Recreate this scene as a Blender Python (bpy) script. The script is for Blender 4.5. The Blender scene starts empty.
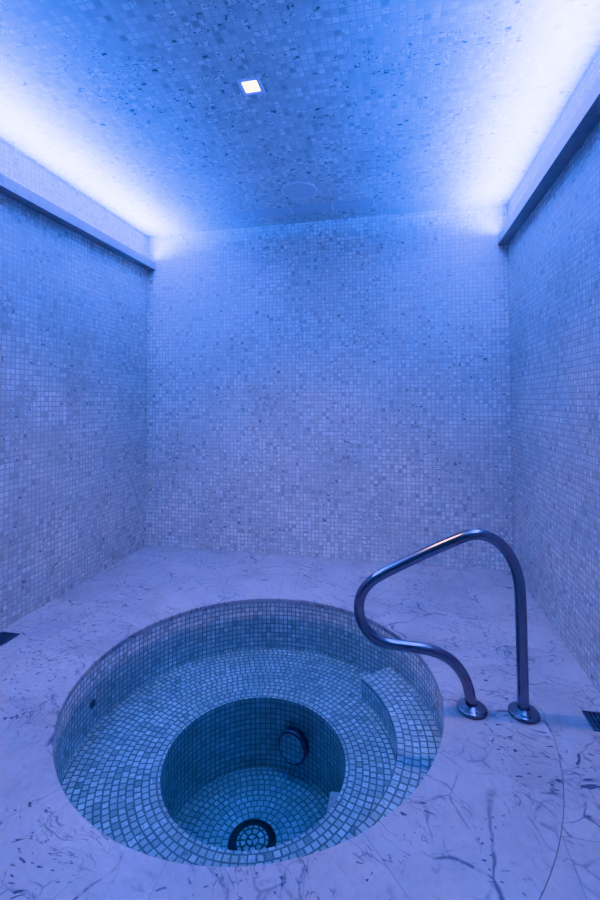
import bpy, bmesh, math, random
from mathutils import Vector, Matrix
PI = math.pi
scene = bpy.context.scene
col = scene.collection

# ------------------------------------------------------------------ room measures (metres)
XL, XR, YB, YF, H = -2.0301, 0.8128, 3.3622, -0.75, 2.5972
CX, CY = -0.590, 1.857            # centre of the round pool
R_RIM, R_WALL, R_WELL, R_RING = 0.7688, 0.7725, 0.379, 1.139
WX, WY = 0.007, -0.049          # the well sits a little off the pool centre
Z_WATER, Z_STEP, Z_BENCH, Z_WELL = -0.110, -0.200, -0.300, -0.645
T_SLAB = 0.026
PITCH = 0.0300

# ------------------------------------------------------------------ node helper
class N:
    def __init__(self, name):
        self.m = bpy.data.materials.new(name); self.m.use_nodes = True
        self.t = self.m.node_tree; self.t.nodes.clear()
        self.out = self.t.nodes.new('ShaderNodeOutputMaterial')
    def node(self, kind, **props):
        n = self.t.nodes.new(kind)
        for k, v in props.items(): setattr(n, k, v)
        return n
    def put(self, sock, v):
        if isinstance(v, bpy.types.NodeSocket): self.t.links.new(v, sock)
        else: sock.default_value = v
    def math(self, op, a, b=0.0, c=0.0, clamp=False):
        n = self.node('ShaderNodeMath', operation=op, use_clamp=clamp)
        self.put(n.inputs[0], a); self.put(n.inputs[1], b); self.put(n.inputs[2], c)
        return n.outputs[0]
    def smooth(self, v, lo, hi, a=0.0, b=1.0):
        n = self.node('ShaderNodeMapRange', interpolation_type='SMOOTHSTEP')
        self.put(n.inputs[0], v)
        for i, x in zip((1, 2, 3, 4), (lo, hi, a, b)): self.put(n.inputs[i], x)
        return n.outputs[0]
    def lin(self, v, lo, hi, a, b):
        n = self.node('ShaderNodeMapRange')
        self.put(n.inputs[0], v)
        for i, x in zip((1, 2, 3, 4), (lo, hi, a, b)): self.put(n.inputs[i], x)
        return n.outputs[0]
    def xyz(self, x, y, z=0.0):
        n = self.node('ShaderNodeCombineXYZ')
        for i, v in enumerate((x, y, z)): self.put(n.inputs[i], v)
        return n.outputs[0]
    def sep(self, v):
        n = self.node('ShaderNodeSeparateXYZ'); self.put(n.inputs[0], v); return n.outputs
    def noise(self, v, scale, detail=2.0, rough=0.5, dist=0.0):
        n = self.node('ShaderNodeTexNoise'); self.put(n.inputs['Vector'], v)
        self.put(n.inputs['Scale'], scale); self.put(n.inputs['Detail'], detail)
        self.put(n.inputs['Roughness'], rough); self.put(n.inputs['Distortion'], dist)
        return n.outputs
    def white(self, v):
        n = self.node('ShaderNodeTexWhiteNoise', noise_dimensions='3D'); self.put(n.inputs['Vector'], v)
        return n.outputs
    def ramp(self, f, stops, interp='LINEAR'):
        n = self.node('ShaderNodeValToRGB'); r = n.color_ramp; r.interpolation = interp
        while len(r.elements) < len(stops): r.elements.new(0.5)
        for e, (p, c) in zip(r.elements, stops):
            e.position = p; e.color = (c, c, c, 1) if isinstance(c, (int, float)) else (*c, 1)
        self.put(n.inputs[0], f); return n.outputs[0]
    def mix(self, f, a, b, mode='MIX'):
        n = self.node('ShaderNodeMix', data_type='RGBA', blend_type=mode)
        self.put(n.inputs[0], f)
        for s, v in ((n.inputs[6], a), (n.inputs[7], b)):
            if isinstance(v, (int, float)): v = (v, v, v, 1)
            elif isinstance(v, tuple) and len(v) == 3: v = (*v, 1)
            self.put(s, v)
        return n.outputs[2]
    def vmath(self, op, a, b):
        n = self.node('ShaderNodeVectorMath', operation=op)
        self.put(n.inputs[0], a); self.put(n.inputs[1], b); return n.outputs[0]
    def principled(self, color, rough=0.5, metal=0.0, normal=None, **kw):
        n = self.node('ShaderNodeBsdfPrincipled')
        if isinstance(color, tuple) and len(color) == 3: color = (*color, 1)
        self.put(n.inputs['Base Color'], color); self.put(n.inputs['Roughness'], rough)
        self.put(n.inputs['Metallic'], metal)
        if normal is not None: self.put(n.inputs['Normal'], normal)
        for k, v in kw.items(): self.put(n.inputs[k.replace('_', ' ')], v)
        self.t.links.new(n.outputs[0], self.out.inputs[0]); return n
    def bump(self, h, strength, dist):
        n = self.node('ShaderNodeBump'); self.put(n.inputs['Height'], h)
        n.inputs['Strength'].default_value = strength; n.inputs['Distance'].default_value = dist
        return n.outputs[0]

def mosaic(name, polar=False, pitch=PITCH, grout=0.44, gw=0.042, seed=0.0, tone=1.0, speckle=1.0):
    """small square marble mosaic; flat faces use the UV map in metres, polar faces run in rings about the object origin"""
    s = N(name)
    tc = s.node('ShaderNodeTexCoord')
    if polar:
        x, y, z = s.sep(tc.outputs['Object'])
        r = s.math('SQRT', s.math('ADD', s.math('MULTIPLY', x, x), s.math('MULTIPLY', y, y)))
        rr = s.math('DIVIDE', r, pitch)
        ring = s.math('FLOOR', rr)
        n = s.math('MAXIMUM', s.math('ROUND', s.math('MULTIPLY', s.math('ADD', ring, 0.5), 2 * PI)), 1.0)
        a = s.math('DIVIDE', s.math('ADD', s.math('ARCTAN2', y, x), PI), 2 * PI)
        off = s.white(s.xyz(ring, 3.7, seed))[0]
        u = s.math('ADD', s.math('MULTIPLY', a, n), off); v = rr
        p3 = tc.outputs['Object']
    else:
        ux, uy, _ = s.sep(tc.outputs['UV'])
        u = s.math('DIVIDE', ux, pitch); v = s.math('DIVIDE', uy, pitch)
        p3 = tc.outputs['UV']
    cu, cv = s.math('FLOOR', u), s.math('FLOOR', v)
    fu, fv = s.math('FRACT', u), s.math('FRACT', v)
    cell = s.xyz(cu, cv, seed)
    wn = s.white(cell); wv, wc = wn[0], wn[1]
    wr, wg, wb = s.sep(wc)
    # edges: each tile slightly different in size
    jit = s.lin(wg, 0, 1, gw * 0.6, gw * 1.5)
    du = s.math('MINIMUM', fu, s.math('SUBTRACT', 1.0, fu)); dv = s.math('MINIMUM', fv, s.math('SUBTRACT', 1.0, fv))
    d = s.math('MINIMUM', du, dv)
    tile = s.smooth(d, s.math('SUBTRACT', jit, 0.02), s.math('ADD', jit, 0.10))
    base = s.ramp(wv, [(0.0, 0.46 * tone), (0.05, 0.56 * tone), (0.16, 0.64 * tone), (0.40, 0.71 * tone), (0.70, 0.78 * tone), (1.0, 0.92 * tone)])
    # cloudy drift over the sheets of mosaic
    sheet = s.white(s.xyz(s.math('FLOOR', s.math('DIVIDE', cu, 9.0)), s.math('FLOOR', s.math('DIVIDE', cv, 9.0)), seed + 5))[0]
    drift = s.lin(s.noise(p3, 2.2, 3.0)[0], 0.3, 0.7, 0.87, 1.08)
    base = s.mix(1.0, base, s.math('MULTIPLY', drift, s.lin(sheet, 0, 1, 0.94, 1.04)), 'MULTIPLY')
    clus = s.noise(s.vmath('ADD', p3, (3.3 + seed, 1.7, 0.4)), 3.0, 2.0)[0]
    # veins, cut at the tile edges because every tile shifts the pattern
    pv = s.vmath('ADD', p3, s.vmath('MULTIPLY', wc, (7.0, 9.0, 5.0)))
    nz = s.noise(pv, 26.0, 3.0, 0.6, 0.6)[0]
    ridge = s.math('ABSOLUTE', s.math('SUBTRACT', nz, 0.5))
    vein = s.math('MULTIPLY', s.smooth(ridge, 0.0, 0.045, 1.0, 0.0), s.smooth(s.math('ADD', wr, s.lin(clus, 0.35, 0.65, -0.40, 0.45)), 0.55, 0.90))
    base = s.mix(s.math('MULTIPLY', vein, 0.65 * speckle), base, 0.16)
    dark = s.math('MULTIPLY', s.smooth(s.noise(s.vmath('MULTIPLY', pv, (1.0, 1.6, 1.3)), 38.0, 1.0)[0], 0.55, 0.64), s.smooth(s.math('ADD', wb, s.lin(clus, 0.35, 0.65, -0.06, 0.08)), 0.88, 0.92))
    base = s.mix(s.math('MULTIPLY', dark, 0.72 * speckle), base, 0.12)
    colr = s.mix(tile, grout, base)
    nrm = s.bump(tile, 0.35, 0.0015)
    s.principled(colr, s.lin(tile, 0, 1, 0.8, 0.42), 0.0, nrm)
    return s.m

def marble(name, joints=None, dark=1.0, rough=0.32, scale=1.0, tone=1.0):
    """honed white marble with broken grey veins; joints: 'field' or 'ring' (object origin at the pool centre)"""
    s = N(name)
    tc = s.node('ShaderNodeTexCoord'); P = tc.outputs['Object']
    x, y, z = s.sep(P)
    jm = None
    if joints:
        r = s.math('SQRT', s.math('ADD', s.math('MULTIPLY', x, x), s.math('MULTIPLY', y, y)))
        ds = []
        if joints == 'field':
            ax, ay = s.math('ABSOLUTE', x), s.math('ABSOLUTE', y)
            dx = s.math('ABSOLUTE', s.math('SUBTRACT', ax, 1.032)); dx = s.math('ADD', dx, s.math('MULTIPLY', s.math('LESS_THAN', ay, 0.49), 9.0))
            dy = s.math('ABSOLUTE', s.math('SUBTRACT', ay, 0.490)); dy = s.math('ADD', dy, s.math('MULTIPLY', s.math('LESS_THAN', ax, 1.032), 9.0))
            ds = [dx, dy]
            slab = s.xyz(s.math('ADD', s.math('GREATER_THAN', x, 1.032), s.math('LESS_THAN', x, -1.032)), s.math('ADD', s.math('GREATER_THAN', y, 0.49), s.math('MULTIPLY', s.math('GREATER_THAN', y, -0.49), 2.0)), s.math('GREATER_THAN', x, 0.0))
        else:
            a = s.math('ARCTAN2', y, x)
            for deg in (-124, -90, -50, 26, 62, 98, 134, 170, -160):
                t = math.radians(deg)
                perp = s.math('ABSOLUTE', s.math('SUBTRACT', s.math('MULTIPLY', x, math.sin(t)), s.math('MULTIPLY', y, math.cos(t))))
                dot = s.math('ADD', s.math('MULTIPLY', x, math.cos(t)), s.math('MULTIPLY', y, math.sin(t)))
                ds.append(s.math('ADD', perp, s.math('MULTIPLY', s.math('LESS_THAN', dot, 0.0), 9.0)))
            slab = s.xyz(s.math('FLOOR', s.math('MULTIPLY', s.math('ADD', a, 1.5708), 1.61)), 1.0, 2.0)
        d = ds[0]
        for q in ds[1:]: d = s.math('MINIMUM', d, q)
        jm = s.smooth(d, 0.0008, 0.0026, 1.0, 0.0)
        P = s.vmath('ADD', P, s.vmath('MULTIPLY', s.white(slab)[1], (2.3, 3.1, 1.0)))
    warp = s.vmath('MULTIPLY', s.vmath('SUBTRACT', s.noise(P, 3.2 * scale, 2.5, 0.55)[1], (0.5, 0.5, 0.5)), (0.26, 0.26, 0.2))
    Q = s.vmath('ADD', P, warp)
    def veins(sc, width, mlo, mhi, msc, off):
        q = s.vmath('ADD', Q, off)
        v = s.node('ShaderNodeTexVoronoi', feature='DISTANCE_TO_EDGE'); s.put(v.inputs['Vector'], q); v.inputs['Scale'].default_value = sc
        wd = s.lin(s.noise(q, 9.0, 2.0)[0], 0.3, 0.7, width * 0.3, width * 1.7)
        ln = s.smooth(v.outputs['Distance'], 0.0, wd, 1.0, 0.0)
        ln = s.math('MULTIPLY', ln, s.smooth(s.noise(q, 28.0, 2.0)[0], 0.36, 0.52, 0.25, 1.0))
        return s.math('MULTIPLY', ln, s.smooth(s.noise(q, msc, 3.0, 0.6)[0], mlo, mhi))
    v1 = veins(2.6 * scale, 0.020, 0.46, 0.62, 2.6, (0.3, 1.1, 0.2))
    v2 = veins(6.0 * scale, 0.032, 0.49, 0.64, 4.0, (4.3, 2.1, 0.7))
    v3 = veins(15.0 * scale, 0.07, 0.51, 0.64, 6.0, (7.7, 5.5, 0.1))
    rq = s.node('ShaderNodeVectorRotate', rotation_type='Z_AXIS'); s.put(rq.inputs['Vector'], Q); rq.inputs['Angle'].default_value = 0.6
    hn = s.noise(s.vmath('MULTIPLY', rq.outputs[0], (3.0, 11.0, 3.0)), 2.2, 3.0, 0.6)[0]
    v4 = s.math('MULTIPLY', s.smooth(s.math('ABSOLUTE', s.math('SUBTRACT', hn, 0.5)), 0.0, 0.020, 1.0, 0.0), s.smooth(s.noise(Q, 5.0, 2.0)[0], 0.48, 0.60))
    cloud = s.noise(Q, 2.4 * scale, 5.0, 0.6)[0]
    fine = s.noise(P, 60.0, 3.0, 0.6)[0]
    base = s.ramp(cloud, [(0.25, (0.41, 0.39, 0.42)), (0.45, (0.54, 0.505, 0.525)), (0.70, (0.66, 0.61, 0.62))])
    base = s.mix(1.0, base, s.lin(fine, 0.3, 0.7, 0.91, 1.07), 'MULTIPLY')
    base = s.mix(s.math('MULTIPLY', v4, 0.80 * dark), base, (0.16, 0.16, 0.20))
    base = s.mix(s.math('MULTIPLY', v3, 0.70 * dark), base, (0.22, 0.22, 0.26))
    base = s.mix(s.math('MULTIPLY', v2, 0.62 * dark), base, (0.14, 0.14, 0.18))
    base = s.mix(s.math('MULTIPLY', v1, 0.90 * dark), base, (0.09, 0.09, 0.13))
    # short dark flecks
    sp = s.noise(s.vmath('MULTIPLY', Q, (1.0, 1.7, 1.0)), 42.0 * scale, 1.0)[0]
    fl = s.math('MULTIPLY', s.smooth(sp, 0.66, 0.71), s.smooth(s.noise(Q, 3.0, 1.0)[0], 0.48, 0.58))
    base = s.mix(s.math('MULTIPLY', fl, 0.85 * dark), base, (0.05, 0.05, 0.08))
    tone *= 0.92
    base = s.mix(1.0, base, tone, 'MULTIPLY')
    if jm is not None: base = s.mix(s.math('MULTIPLY', jm, 0.50), base, (0.22, 0.22, 0.26))
    s.principled(base, rough)
    return s.m

def plain(name, color, rough=0.5, metal=0.0, nscale=40.0, amount=0.08, **kw):
    s = N(name); tc = s.node('ShaderNodeTexCoord')
    f = s.lin(s.noise(tc.outputs['Object'], nscale, 3.0)[0], 0.3, 0.7, 1 - amount, 1 + amount)
    c = s.mix(1.0, (*color, 1), f, 'MULTIPLY')
    s.principled(c, rough, metal, **kw); return s.m

def emit(name, color, strength):
    s = N(name); e = s.node('ShaderNodeEmission'); e.inputs[0].default_value = (*color, 1); e.inputs[1].default_value = strength
    s.t.links.new(e.outputs[0], s.out.inputs[0]); return s.m

def steel(name):
    s = N(name); tc = s.node('ShaderNodeTexCoord')
    f = s.noise(tc.outputs['Object'], 30.0, 2.0)[0]
    s.principled((0.34, 0.31, 0.34), s.lin(f, 0.3, 0.7, 0.20, 0.26), 1.0); return s.m

def water_mat():
    s = N('clear teal water')
    lw = s.node('ShaderNodeLayerWeight'); lw.inputs[0].default_value = 0.5
    fac = s.math('ADD', 0.02, s.math('MULTIPLY', s.math('POWER', lw.outputs['Facing'], 5.0), 0.90))
    tc = s.node('ShaderNodeTexCoord'); z = s.sep(tc.outputs['Object'])[2]
    top = s.math('GREATER_THAN', z, Z_WATER - 0.003)
    fac = s.math('MULTIPLY', fac, top)
    tr = s.node('ShaderNodeBsdfTransparent'); s.put(tr.inputs[0], s.mix(top, (1.0, 1.0, 1.0), (0.82, 0.91, 0.94))); gl = s.node('ShaderNodeBsdfGlossy')
    gl.inputs['Roughness'].default_value = 0.02
    gl.inputs['Normal'].default_value = (0, 0, 0)
    nz = s.noise(tc.outputs['Object'], 5.0, 2.0)[0]
    s.put(gl.inputs['Normal'], s.bump(nz, 0.05, 0.02))
    mx = s.node('ShaderNodeMixShader'); s.put(mx.inputs[0], fac)
    s.t.links.new(tr.outputs[0], mx.inputs[1]); s.t.links.new(gl.outputs[0], mx.inputs[2])
    s.t.links.new(mx.outputs[0], s.out.inputs[0])
    va = s.node('ShaderNodeVolumeAbsorption'); va.inputs['Color'].default_value = WATER_COL; va.inputs['Density'].default_value = WATER_DENS
    s.t.links.new(va.outputs[0], s.out.inputs['Volume'])
    return s.m
WATER_COL = (0.20, 0.70, 0.84, 1); WATER_DENS = 1.15

M = dict(
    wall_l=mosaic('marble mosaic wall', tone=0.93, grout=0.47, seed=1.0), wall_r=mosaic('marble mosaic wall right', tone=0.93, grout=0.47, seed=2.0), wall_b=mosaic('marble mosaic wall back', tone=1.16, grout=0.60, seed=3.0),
    ceil=mosaic('marble mosaic ceiling', seed=4.0, tone=0.92, grout=0.58, speckle=1.3),
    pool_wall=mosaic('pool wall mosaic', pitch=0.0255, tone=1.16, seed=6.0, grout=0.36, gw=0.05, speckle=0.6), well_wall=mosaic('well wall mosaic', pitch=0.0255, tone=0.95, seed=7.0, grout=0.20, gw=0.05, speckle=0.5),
    bench=mosaic('ring laid mosaic', pitch=0.0280, polar=True, tone=1.14, seed=8.0, grout=0.30, gw=0.065, speckle=0.7),
    step=mosaic('ring laid mosaic step', pitch=0.0310, polar=True, tone=1.18, seed=9.0, grout=0.32, gw=0.065, speckle=0.7),
    well_floor=mosaic('ring laid mosaic floor', pitch=0.0280, polar=True, seed=10.0, grout=0.27, gw=0.065, speckle=0.6),
    insert=mosaic('small ring mosaic', polar=True, pitch=0.026, seed=11.0, grout=0.06, gw=0.09, speckle=0.5),
    insert_wall=mosaic('flat cut mosaic', pitch=0.0255, seed=12.0, grout=0.22, gw=0.05, speckle=0.5, tone=0.9),
    floor=marble('veined marble floor', 'field'), coping=marble('veined marble coping', 'ring'), stone=marble('pale marble', None, dark=0.35),
    front=plain('grey glazed front', (0.28, 0.29, 0.32), 0.4), ledge=marble('grey ledge stone', None, dark=0.5, tone=0.62),
    steel=steel('brushed stainless steel'), dark=plain('dark bronze metal', (0.025, 0.022, 0.030), 0.35, 0.6),
    rim=plain('satin metal rim', (0.26, 0.22, 0.26), 0.35, 1.0), slot=plain('black slot', (0.006, 0.006, 0.010), 0.7),
    grate=plain('dark drain metal', (0.16, 0.16, 0.19), 0.35, 0.8), paint=plain('pale painted panel', (0.56, 0.58, 0.62), 0.5, amount=0.03),
    white=plain('white metal trim', (0.85, 0.85, 0.85), 0.4, amount=0.02), frame=plain('frosted frame', (0.85, 0.82, 0.90), 0.3, amount=0.03),
    lens=emit('lit lamp lens', (1.0, 0.90, 0.76), 9.0))
M['water'] = water_mat()

# ------------------------------------------------------------------ mesh helpers
def link(name, bm, mat, parent=None, loc=(0, 0, 0), smooth=False, rot=(0, 0, 0)):
    me = bpy.data.meshes.new(name); bm.normal_update(); bm.to_mesh(me); bm.free()
    me.materials.append(mat)
    for p in me.polygons: p.use_smooth = smooth
    o = bpy.data.objects.new(name, me); col.objects.link(o)
    o.location = loc; o.rotation_euler = rot
    if parent: o.parent = parent
    return o
def tag(o, label, cat, group=None, kind=None):
    o['label'] = label; o['category'] = cat
    if group: o['group'] = group
    if kind: o['kind'] = kind
    return o
def thing(name, label, cat, loc=(0, 0, 0), rot=(0, 0, 0), group=None):
    e = bpy.data.objects.new(name, None); col.objects.link(e); e.location = loc; e.rotation_euler = rot
    e.empty_display_size = 0.1
    return tag(e, label, cat, group)
def struct(o): o['kind'] = 'structure'; return o

def box(bm, x0, x1, y0, y1, z0, z1, bevel=0.0):
    vs = [bm.verts.new((x, y, z)) for x in (x0, x1) for y in (y0, y1) for z in (z0, z1)]
    f = [(0, 1, 3, 2), (4, 6, 7, 5), (0, 4, 5, 1), (2, 3, 7, 6), (0, 2, 6, 4), (1, 5, 7, 3)]
    fs = [bm.faces.new([vs[i] for i in q]) for q in f]
    if bevel:
        es = {e for q in fs for e in q.edges}
        bmesh.ops.bevel(bm, geom=list(es), offset=bevel, segments=2, affect='EDGES', profile=0.5)
    return bm
def boxuv(bm):
    uv = bm.loops.layers.uv.verify()
    bm.normal_update()
    for f in bm.faces:
        n = f.normal; a = max(range(3), key=lambda i: abs(n[i]))
        for l in f.loops:
            c = l.vert.co
            l[uv].uv = (c.y, c.z) if a == 0 else (c.x, c.z) if a == 1 else (c.x, c.y)
def lathe(bm, prof, seg=160, a0=0.0, a1=2 * PI, close=False):
    """profile of (r, z) swept about z; returns the rings"""
    full = abs(a1 - a0 - 2 * PI) < 1e-6
    n = seg if full else seg + 1
    cols = []
    for i in range(n):
        a = a0 + (a1 - a0) * i / seg
        cols.append([bm.verts.new((r * math.cos(a), r * math.sin(a), z)) for r, z in prof])
    k = len(prof)
    for i in range(seg):
        A, B = cols[i], cols[(i + 1) % n]
        for j in range(k if close else k - 1):
            q = [A[j], B[j], B[(j + 1) % k], A[(j + 1) % k]]
            if len(set(q)) == 4: bm.faces.new(q)
    return cols
def clean(bm, d=1e-5):
    bmesh.ops.remove_doubles(bm, verts=bm.verts, dist=d)
    bmesh.ops.recalc_face_normals(bm, faces=bm.faces)
def flip_if(bm, f):
    if f: bmesh.ops.reverse_faces(bm, faces=bm.faces)

# ------------------------------------------------------------------ room shell
W = 0.12
def wall(name, b, mat):
    bm = bmesh.new(); box(bm, *b); boxuv(bm); return struct(link(name, bm, mat))
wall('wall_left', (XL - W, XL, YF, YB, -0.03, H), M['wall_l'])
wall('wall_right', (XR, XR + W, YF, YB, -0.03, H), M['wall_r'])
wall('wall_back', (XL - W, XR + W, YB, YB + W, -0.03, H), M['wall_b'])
wall('wall_front', (XL - W, XR + W, YF - W, YF, -0.03, H), M['front'])
wall('ceiling', (XL - W, XR + W, YF - W, YB + W, H, H + W), M['ceil'])

# floor: one slab with a round opening for the coping ring (mesh origin at the pool centre)
def slab_with_hole():
    bm = bmesh.new(); n = 160
    x0, x1, y0, y1 = XL - W - CX, XR + W - CX, YF - W - CY, YB + W - CY
    def outer(a):
        c, s_ = math.cos(a), math.sin(a)
        t = min([(x1 if c > 0 else x0) / c if abs(c) > 1e-9 else 1e9, (y1 if s_ > 0 else y0) / s_ if abs(s_) > 1e-9 else 1e9])
        return (c * t, s_ * t)
    angs = sorted([2 * PI * i / n for i in range(n)] + [math.atan2(y, x) % (2 * PI) for x in (x0, x1) for y in (y0, y1)])
    for z, up in ((0.0, True), (-0.10, False)):
        pass
    ring = []
    for a in angs:
        ox, oy = outer(a); c, s_ = math.cos(a) * (R_RING + 0.0015), math.sin(a) * (R_RING + 0.0015)
        ring.append([bm.verts.new(v) for v in ((ox, oy, 0), (c, s_, 0), (c, s_, -0.03), (ox, oy, -0.03))])
    for i in range(len(ring)):
        A, B = ring[i], ring[(i + 1) % len(ring)]
        for j in range(4): bm.faces.new([A[j], B[j], B[(j + 1) % 4], A[(j + 1) % 4]])
    clean(bm); return bm
struct(link('floor', slab_with_hole(), M['floor'], loc=(CX, CY, 0)))

# light ledges along both side walls: trough with a raised front lip
def ledge(name, wx, sgn):
    d, zt, zb = 0.072, 2.371, 2.308
    prof = [(0, zb), (d, zb), (d, zt), (d - 0.014, zt), (d - 0.014, zt - 0.030), (0, zt - 0.030)]
    bm = bmesh.new()
    A = [bm.verts.new((wx + sgn * x, YF, z)) for x, z in prof]; B = [bm.verts.new((wx + sgn * x, YB, z)) for x, z in prof]
    for i in range(6): bm.faces.new([A[i], A[(i + 1) % 6], B[(i + 1) % 6], B[i]])
    bm.faces.new(A); bm.faces.new(B); clean(bm)
    return struct(link(name, bm, M['ledge']))
ledge('trim_1', XL, 1); ledge('trim_2', XR, -1)

# ------------------------------------------------------------------ the round pool
pool = thing('plunge_pool', 'round sunken pool lined with pale mosaic, with ring bench and deep centre well', 'pool', (CX, CY, 0))
bm = bmesh.new()
b = 0.004
lathe(bm, [(R_RING, 0), (R_RIM + b, 0), (R_RIM + b * 0.3, -b * 0.3), (R_RIM, -b), (R_RIM, -T_SLAB), (R_RING, -T_SLAB)], 200, close=True); clean(bm)
o = link('coping', bm, M['coping'], pool); o['label'] = 'white veined marble coping ring'

def tube_wall(name, R, z0, z1, mat, seg=180, loc=(0, 0, 0)):
    """tiled cylinder lining with its UV in metres, seam at the front"""
    bm = bmesh.new(); uv = bm.loops.layers.uv.verify()
    n = round(2 * PI * R / 0.0255); s = n * 0.0255 / (2 * PI)
    vs = [[bm.verts.new((R * math.sin(2 * PI * i / seg), -R * math.cos(2 * PI * i / seg), z)) for z in (z0, z1)] for i in range(seg)]
    for i in range(seg):
        A, B = vs[i], vs[(i + 1) % seg]
        f = bm.faces.new([A[0], A[1], B[1], B[0]]); f.smooth = True
        for l, (k, z) in zip(f.loops, ((i, z0), (i, z1), (i + 1, z1), (i + 1, z0))): l[uv].uv = (s * 2 * PI * k / seg, z - z1)
    bm.normal_update()
    if bm.faces[:][0].normal.dot(bm.faces[:][0].calc_center_median().xy.to_3d()) > 0: bmesh.ops.reverse_faces(bm, faces=bm.faces)
    return link(name, bm, mat, pool, loc, smooth=True)
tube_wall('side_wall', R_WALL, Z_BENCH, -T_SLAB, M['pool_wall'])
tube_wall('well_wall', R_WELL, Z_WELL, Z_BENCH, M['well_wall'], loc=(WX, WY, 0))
def circle_ring(bm, r, z, ox=0.0, oy=0.0, n=180):
    return [bm.verts.new((ox + r * math.cos(2 * PI * i / n), oy + r * math.sin(2 * PI * i / n), z)) for i in range(n)]
def bridge(bm, A, B):
    for i in range(len(A)): bm.faces.new([A[i], A[(i + 1) % len(A)], B[(i + 1) % len(A)], B[i]])
bm = bmesh.new(); bridge(bm, circle_ring(bm, R_WELL, Z_BENCH), circle_ring(bm, R_WALL, Z_BENCH, -WX, -WY)); bm.normal_update()
if bm.faces[:][0].normal.z < 0: bmesh.ops.reverse_faces(bm, faces=bm.faces)
link('bench', bm, M['bench'], pool, (WX, WY, 0))
bm = bmesh.new(); bmesh.ops.create_circle(bm, cap_ends=True, segments=180, radius=R_WELL)
bmesh.ops.translate(bm, vec=(0, 0, Z_WELL), verts=bm.verts)
bm.normal_update()
if bm.faces[:][0].normal.z < 0: bmesh.ops.reverse_faces(bm, faces=bm.faces)
link('well_floor', bm, M['well_floor'], pool, (WX, WY, 0))

# entry step on the bench: tread and riser (an arc of a ring)
A0, A1, R_ST = math.radians(-40), math.radians(44.6), 0.587
bm = bmesh.new(); lathe(bm, [(R_ST, Z_STEP - 0.012), (R_ST, Z_STEP), (R_WALL - 0.0005, Z_STEP), (R_WALL - 0.0005, Z_STEP - 0.012)], 60, A0, A1, close=True)
for a in (0, 60): pass
bmesh.ops.holes_fill(bm, edges=bm.edges, sides=4); clean(bm)
tread = link('step', bm, M['step'], pool)
bm = bmesh.new(); uv = bm.loops.layers.uv.verify(); seg = 60
pts = [(R_WALL - 0.0005, A0)] + [(R_ST, A0 + (A1 - A0) * i / seg) for i in range(seg + 1)] + [(R_WALL - 0.0005, A1)]
run = 0.0; prev = None; rows = []
for r, a in pts:
    p = Vector((r * math.cos(a), r * math.sin(a), 0))
    if prev is not None: run += (p - prev).length
    prev = p
    rows.append((bm.verts.new((p.x, p.y, Z_BENCH)), bm.verts.new((p.x, p.y, Z_STEP - 0.012)), run))
for A, B in zip(rows, rows[1:]):
    f = bm.faces.new([A[0], B[0], B[1], A[1]])
    for l, (u, z) in zip(f.loops, ((A[2], Z_BENCH), (B[2], Z_BENCH), (B[2], Z_STEP), (A[2], Z_STEP))): l[uv].uv = (u, z - Z_STEP)
link('riser', bm, M['pool_wall'], tread)

# small smooth stone foothold inside the well (straight edges, curved back)
xa, yb_, zt = 0.320, -0.014, -0.365
Rw = R_WELL - 0.002
th0, th1 = math.asin(yb_ / Rw), -math.acos(xa / Rw)
rc = 0.010
poly = [(xa, -math.sqrt(Rw ** 2 - xa ** 2))]
poly += [(xa + rc - rc * math.cos(t), yb_ - rc + rc * math.sin(t)) for t in (0, PI / 8, PI / 4, 3 * PI / 8, PI / 2)]
poly += [(Rw * math.cos(th0 + (th1 - th0) * i / 12), Rw * math.sin(th0 + (th1 - th0) * i / 12)) for i in range(12)]
bm = bmesh.new()
T = [bm.verts.new((x, y, zt)) for x, y in poly]; Bv = [bm.verts.new((x, y, Z_WELL + 0.001)) for x, y in poly]
bm.faces.new(T); bm.faces.new(Bv)
for i in range(len(poly)):
    j = (i + 1) % len(poly); bm.faces.new([T[i], T[j], Bv[j], Bv[i]])
clean(bm); o = link('foothold', bm, M['stone'], pool, (WX, WY, 0)); o['label'] = 'smooth pale stone foothold in the well'

# water: fills bench level and well, closed body
bm = bmesh.new(); g = 0.0015
rings = [circle_ring(bm, R_WALL - g, Z_WATER), circle_ring(bm, R_WALL - g, Z_BENCH + g), circle_ring(bm, R_WELL - g, Z_BENCH + g, WX, WY), circle_ring(bm, R_WELL - g, Z_WELL + g, WX, WY)]
for A, B in zip(rings, rings[1:]): bridge(bm, A, B)
bm.faces.new(rings[0]); bm.faces.new(rings[-1]); clean(bm)
w = link('pool_water', bm, M['water'], loc=(CX, CY, 0))
tag(w, 'still clear teal water filling the round pool', 'water', kind='stuff')

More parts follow.
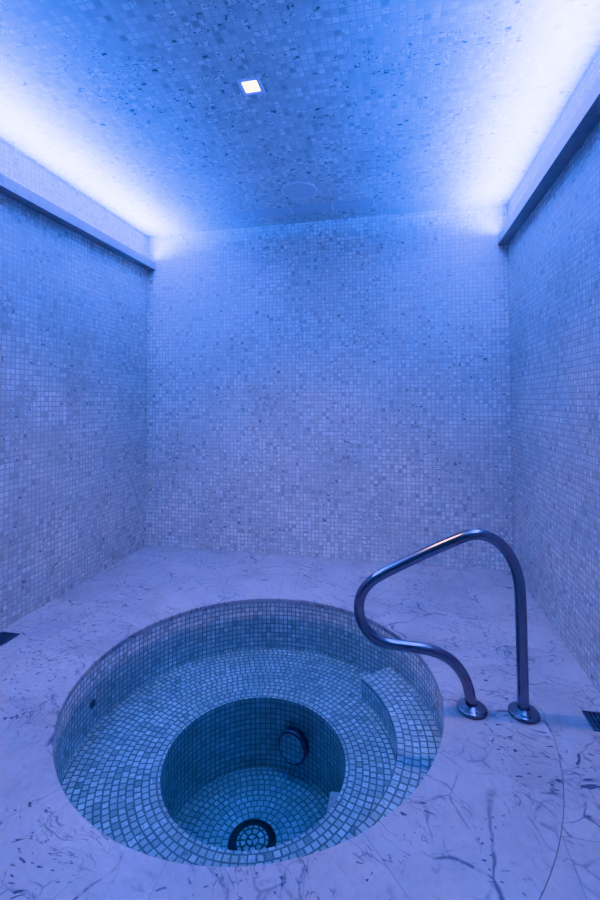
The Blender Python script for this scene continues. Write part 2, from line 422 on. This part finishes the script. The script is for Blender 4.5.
# suction covers: dark ring round a tiled disc
def torus(bm, R, r, z, k=12, seg=72, zs=1.0):
    lathe(bm, [(R + r * math.cos(a), z + zs * r * math.sin(a)) for a in [2 * PI * q / k for q in range(k)]], seg, close=True); clean(bm)
def cover(name, label, loc, rot, group, depth):
    t = thing(name, label, 'drain cover', loc, rot, group)
    if depth < 0.02:
        bm = bmesh.new(); lathe(bm, [(0.060, 0.0), (0.096, 0.0), (0.096, 0.004), (0.060, 0.004)], 72, close=True); clean(bm); link('slot', bm, M['slot'], t)
        bm = bmesh.new(); torus(bm, 0.0935, 0.006, 0.006); link('outer_ring', bm, M['dark'], t, smooth=True)
        r_in = 0.066
    else:
        bm = bmesh.new(); lathe(bm, [(0.073, 0.0), (0.075, 0.004), (0.075, depth - 0.010), (0.071, depth - 0.004), (0.067, depth - 0.004), (0.067, 0.0)], 72, close=True); clean(bm); link('drum', bm, M['dark'], t, smooth=True)
        bm = bmesh.new(); torus(bm, 0.0735, 0.006, depth - 0.012); link('rim', bm, M['rim'], t, smooth=True)
        r_in = 0.066
    bm = bmesh.new(); lathe(bm, [(0.0, depth), (r_in - 0.002, depth), (r_in, depth - 0.003), (r_in, 0.0), (0.0, 0.0)], 72); clean(bm); boxuv(bm); link('tiled_insert', bm, M['insert'] if depth < 0.02 else M['insert_wall'], t)
    return t
cover('suction_cover', 'round tiled cover in a dark ring on the well floor', (-0.593, 1.803, Z_WELL + 0.002), (0, 0, 0), 'suction covers in the pool well', 0.012)
aw = math.radians(74.5); rr = R_WELL - 0.0155
# local z points to the axis of the well
cover('suction_cover', 'round tiled cover with dark metal ring on the far wall of the well', (CX + WX + rr * math.cos(aw), CY + WY + rr * math.sin(aw), -0.478), (0, -PI / 2, aw), 'suction covers in the pool well', 0.050)

# wall jet under the water line on the left
aj = math.radians(-176.6); rj = R_WALL - 0.001
t = thing('wall_jet', 'small dark round jet nozzle in the pool wall under the water line', 'jet', (CX + rj * math.cos(aj), CY + rj * math.sin(aj), -0.182), (0, -PI / 2, aj))
bm = bmesh.new(); lathe(bm, [(0.009, 0.0), (0.019, 0.0), (0.018, 0.005), (0.011, 0.006), (0.009, 0.003)], 32, close=True); clean(bm); link('flange', bm, M['rim'], t, smooth=True)
bm = bmesh.new(); lathe(bm, [(0.0, 0.0028), (0.0095, 0.0028), (0.0095, 0.0), (0.0, 0.0)], 32); clean(bm); link('nozzle', bm, M['slot'], t)

# ------------------------------------------------------------------ handrail: one bent tube in an upright plane, on two round flanges
PA, PB = Vector((0.2854, 1.8378, 0)), Vector((0.4745, 1.8546, 0))
dirn = (PB - PA).normalized()
path = [(0.189, 0.0), (0.1885, 0.12), (0.1875, 0.24), (0.1865, 0.36), (0.185, 0.445), (0.181, 0.497), (0.170, 0.548), (0.149, 0.596), (0.119, 0.636), (0.080, 0.663), (0.038, 0.674), (-0.004, 0.669), (-0.045, 0.653),
        (-0.150, 0.604), (-0.260, 0.5475), (-0.335, 0.507), (-0.377, 0.479), (-0.408, 0.445), (-0.427, 0.403), (-0.430, 0.358), (-0.420, 0.315), (-0.397, 0.277), (-0.363, 0.250), (-0.322, 0.235),
        (-0.265, 0.229), (-0.195, 0.224), (-0.145, 0.216), (-0.103, 0.201), (-0.066, 0.176), (-0.037, 0.141), (-0.017, 0.100), (-0.006, 0.050), (0.0, 0.0)]
def catmull(p, n):
    P = [2 * Vector(p[0]) - Vector(p[1])] + [Vector(q) for q in p] + [2 * Vector(p[-1]) - Vector(p[-2])]
    out = []
    for i in range(1, len(P) - 2):
        for k in range(n):
            t = k / n; a, b_, c, d = P[i - 1:i + 3]
            out.append(0.5 * ((2 * b_) + (c - a) * t + (2 * a - 5 * b_ + 4 * c - d) * t * t + (3 * b_ - a - 3 * c + d) * t ** 3))
    out.append(P[-2]); return out
def sweep(bm, pts3, r, seg=28, nrm=Vector((0, 1, 0))):
    rings = []
    for i, p in enumerate(pts3):
        a = pts3[max(i - 1, 0)]; b_ = pts3[min(i + 1, len(pts3) - 1)]
        tg = (b_ - a).normalized(); u = nrm; v = tg.cross(u).normalized()
        rings.append([bm.verts.new(p + r * (math.cos(2 * PI * k / seg) * u + math.sin(2 * PI * k / seg) * v)) for k in range(seg)])
    for A, B in zip(rings, rings[1:]):
        for k in range(seg): bm.faces.new([A[k], A[(k + 1) % seg], B[(k + 1) % seg], B[k]])
    bm.faces.new(rings[0]); bm.faces.new(rings[-1])
rail = thing('handrail', 'bent stainless steel pool handrail standing on the marble beside the pool', 'handrail', PA)
p2 = catmull(path, 6)
nrm = Vector((-dirn.y, dirn.x, 0))
pts3 = [dirn * s_ + Vector((0, 0, max(z, 0.0015))) for s_, z in p2]
bm = bmesh.new(); sweep(bm, pts3, 0.0208, 32, nrm); clean(bm)
link('rail', bm, M['steel'], rail, smooth=True)
def flange_mesh():
    bm = bmesh.new(); lathe(bm, [(0.0, 0.001), (0.055, 0.001), (0.056, 0.004), (0.055, 0.010), (0.051, 0.014), (0.044, 0.0165), (0.032, 0.018), (0.0265, 0.024), (0.0, 0.024)], 56); clean(bm); return bm
for pp in (Vector((0, 0, 0)), PB - PA):
    f = link('flange', flange_mesh(), M['steel'], rail, pp, smooth=True)
    bm = bmesh.new()
    lathe(bm, [(0.0, 0.0), (0.0042, 0.0), (0.0042, 0.003), (0.0, 0.004)], 14); clean(bm)
    link('screw', bm, M['dark'], f, (0.010, -0.042, 0.0165), smooth=True)

# ------------------------------------------------------------------ floor drains
def drain(label, x0, x1, y0, y1):
    t = thing('floor_drain', label, 'drain', ((x0 + x1) / 2, (y0 + y1) / 2, 0), group='square floor drains')
    hx, hy = (x1 - x0) / 2, (y1 - y0) / 2; fr = 0.008
    bm = bmesh.new()
    box(bm, -hx, hx, -hy, -hy + fr, 0.0005, 0.004); box(bm, -hx, hx, hy - fr, hy, 0.0005, 0.004)
    box(bm, -hx, -hx + fr, -hy + fr, hy - fr, 0.0005, 0.004); box(bm, hx - fr, hx, -hy + fr, hy - fr, 0.0005, 0.004)
    link('frame', bm, M['grate'], t)
    bm = bmesh.new(); box(bm, -hx + fr, hx - fr, -hy + fr, hy - fr, 0.0004, 0.0012); link('sump', bm, M['slot'], t)
    bm = bmesh.new(); n = 6; w2 = (hx - fr)
    for k in range(n):
        c = -w2 + (2 * w2) * (k + 0.5) / n
        box(bm, c - 0.0038, c + 0.0038, -hy + fr, hy - fr, 0.0012, 0.0036)
    for c in (-hy * 0.33, hy * 0.33): box(bm, -w2, w2, c - 0.003, c + 0.003, 0.0012, 0.0030)
    link('grate', bm, M['grate'], t)
drain('dark square floor drain at the foot of the left mosaic wall', -2.003, -1.895, 1.848, 1.956)
drain('dark square floor drain by the right wall, past the handrail', 0.697, 0.803, 1.811, 1.917)

# ------------------------------------------------------------------ ceiling fittings
LX, LY = -0.605, 1.834
t = thing('recessed_downlight', 'small square lit downlight in a square frame in the mosaic ceiling', 'ceiling light', (LX, LY, H))
bm = bmesh.new(); o_, i_ = 0.050, 0.0335
for q in ((-o_, o_, -o_, -i_), (-o_, o_, i_, o_), (-o_, -i_, -i_, i_), (i_, o_, -i_, i_)): box(bm, *q, -0.005, -0.0005)
link('frame', bm, M['frame'], t)
bm = bmesh.new(); box(bm, -i_, i_, -i_, i_, -0.0022, -0.0008); link('lens', bm, M['lens'], t)

t = thing('ceiling_speaker', 'flat round ceiling speaker grille with thin pale rim', 'speaker', (-0.600, 2.838, H))
bm = bmesh.new(); lathe(bm, [(0.0, -0.003), (0.112, -0.003), (0.112, -0.0005), (0.0, -0.0005)], 96); clean(bm); link('grille', bm, M['paint'], t)
bm = bmesh.new(); lathe(bm, [(0.1125, -0.0005), (0.1125, -0.0045), (0.1175, -0.0045), (0.1175, -0.0005)], 96, close=True); clean(bm); link('rim', bm, M['white'], t)

t = thing('linear_vent', 'long narrow flush ceiling vent panel near the back wall', 'vent', (-0.662, 3.125, H))
hw = 0.545
bm = bmesh.new(); box(bm, -hw, hw, -0.060, 0.060, -0.0030, -0.0005, 0.0); link('panel', bm, M['paint'], t)
for c in (-0.36, -0.06, 0.245, hw - 0.004):
    bm = bmesh.new(); box(bm, c - 0.003, c + 0.003, -0.056, 0.056, -0.0048, -0.0030); link('divider', bm, M['white'], t)

# ------------------------------------------------------------------ lights
def area(name, loc, size, size_y, power, color, rot=(0, 0, 0), spread=PI):
    l = bpy.data.lights.new(name, 'AREA'); l.shape = 'RECTANGLE'; l.size = size; l.size_y = size_y
    l.energy = power; l.color = color; l.spread = spread
    o = bpy.data.objects.new(name, l); col.objects.link(o); o.location = loc; o.rotation_euler = rot; return o
COVE = (0.036, 0.258, 1.0); GLOW = (1.0, 0.66, 0.66); Y0 = 0.70; Y1 = YB - 0.07; ymid = (Y0 + Y1) / 2; ylen = Y1 - Y0
P_COVE, P_GLOW = 208.0, 10.5
for wx, sg in ((XL, 1), (XR, -1)):
    tilt = math.radians(35) * sg
    area('cove_strip_light', (wx + sg * 0.036, ymid, 2.358), 0.032, ylen, P_COVE, COVE, (PI, tilt + sg * math.radians(14), 0), math.radians(125))
    area('cove_white_strip_light', (wx + sg * 0.036, ymid, 2.354), 0.010, ylen, P_GLOW, GLOW, (PI, tilt, 0), math.radians(85))
def spot(loc, power, color, size, blend, r=0.03):
    l = bpy.data.lights.new('downlight_beam', 'SPOT'); l.energy = power; l.color = color; l.spot_size = size; l.spot_blend = blend; l.shadow_soft_size = r
    o = bpy.data.objects.new('downlight_beam', l); col.objects.link(o); o.location = loc; return o
spot((LX, LY, H - 0.02), 54.0, (1.0, 0.68, 0.56), math.radians(122), 1.0)
wld = bpy.data.worlds.new('World'); scene.world = wld; wld.use_nodes = True
wld.node_tree.nodes['Background'].inputs[0].default_value = (0.02, 0.03, 0.08, 1)
wld.node_tree.nodes['Background'].inputs[1].default_value = 0.2

# ------------------------------------------------------------------ camera (17 mm shift lens, measured from the room's corners)
yaw, pitch, roll, F, PY = -0.20897, 0.0270981, -0.00399356, 440.806, 388.461
fw = Vector((math.sin(yaw) * math.cos(pitch), math.cos(yaw) * math.cos(pitch), math.sin(pitch)))
r0 = Vector((math.cos(yaw), -math.sin(yaw), 0)); u0 = r0.cross(fw)
rt = math.cos(roll) * r0 + math.sin(roll) * u0; up = -math.sin(roll) * r0 + math.cos(roll) * u0
cd = bpy.data.cameras.new('Camera'); cam = bpy.data.objects.new('Camera', cd); col.objects.link(cam)
cd.sensor_fit = 'VERTICAL'; cd.sensor_height = 36.0; cd.sensor_width = 24.0; cd.lens = F / 900 * 36.0
cd.shift_y = -(450 - PY) / 900.0; cd.clip_start = 0.02
cam.matrix_world = Matrix(((rt.x, up.x, -fw.x, 0), (rt.y, up.y, -fw.y, 0), (rt.z, up.z, -fw.z, 1.2), (0, 0, 0, 1)))
scene.camera = cam

scene.view_settings.view_transform = 'Khronos PBR Neutral'
scene.view_settings.look = 'None'
scene.view_settings.exposure = 0.0
scene.cycles.max_bounces = 14; scene.cycles.diffuse_bounces = 10; scene.cycles.transparent_max_bounces = 16
scene.cycles.sample_clamp_indirect = 6.0
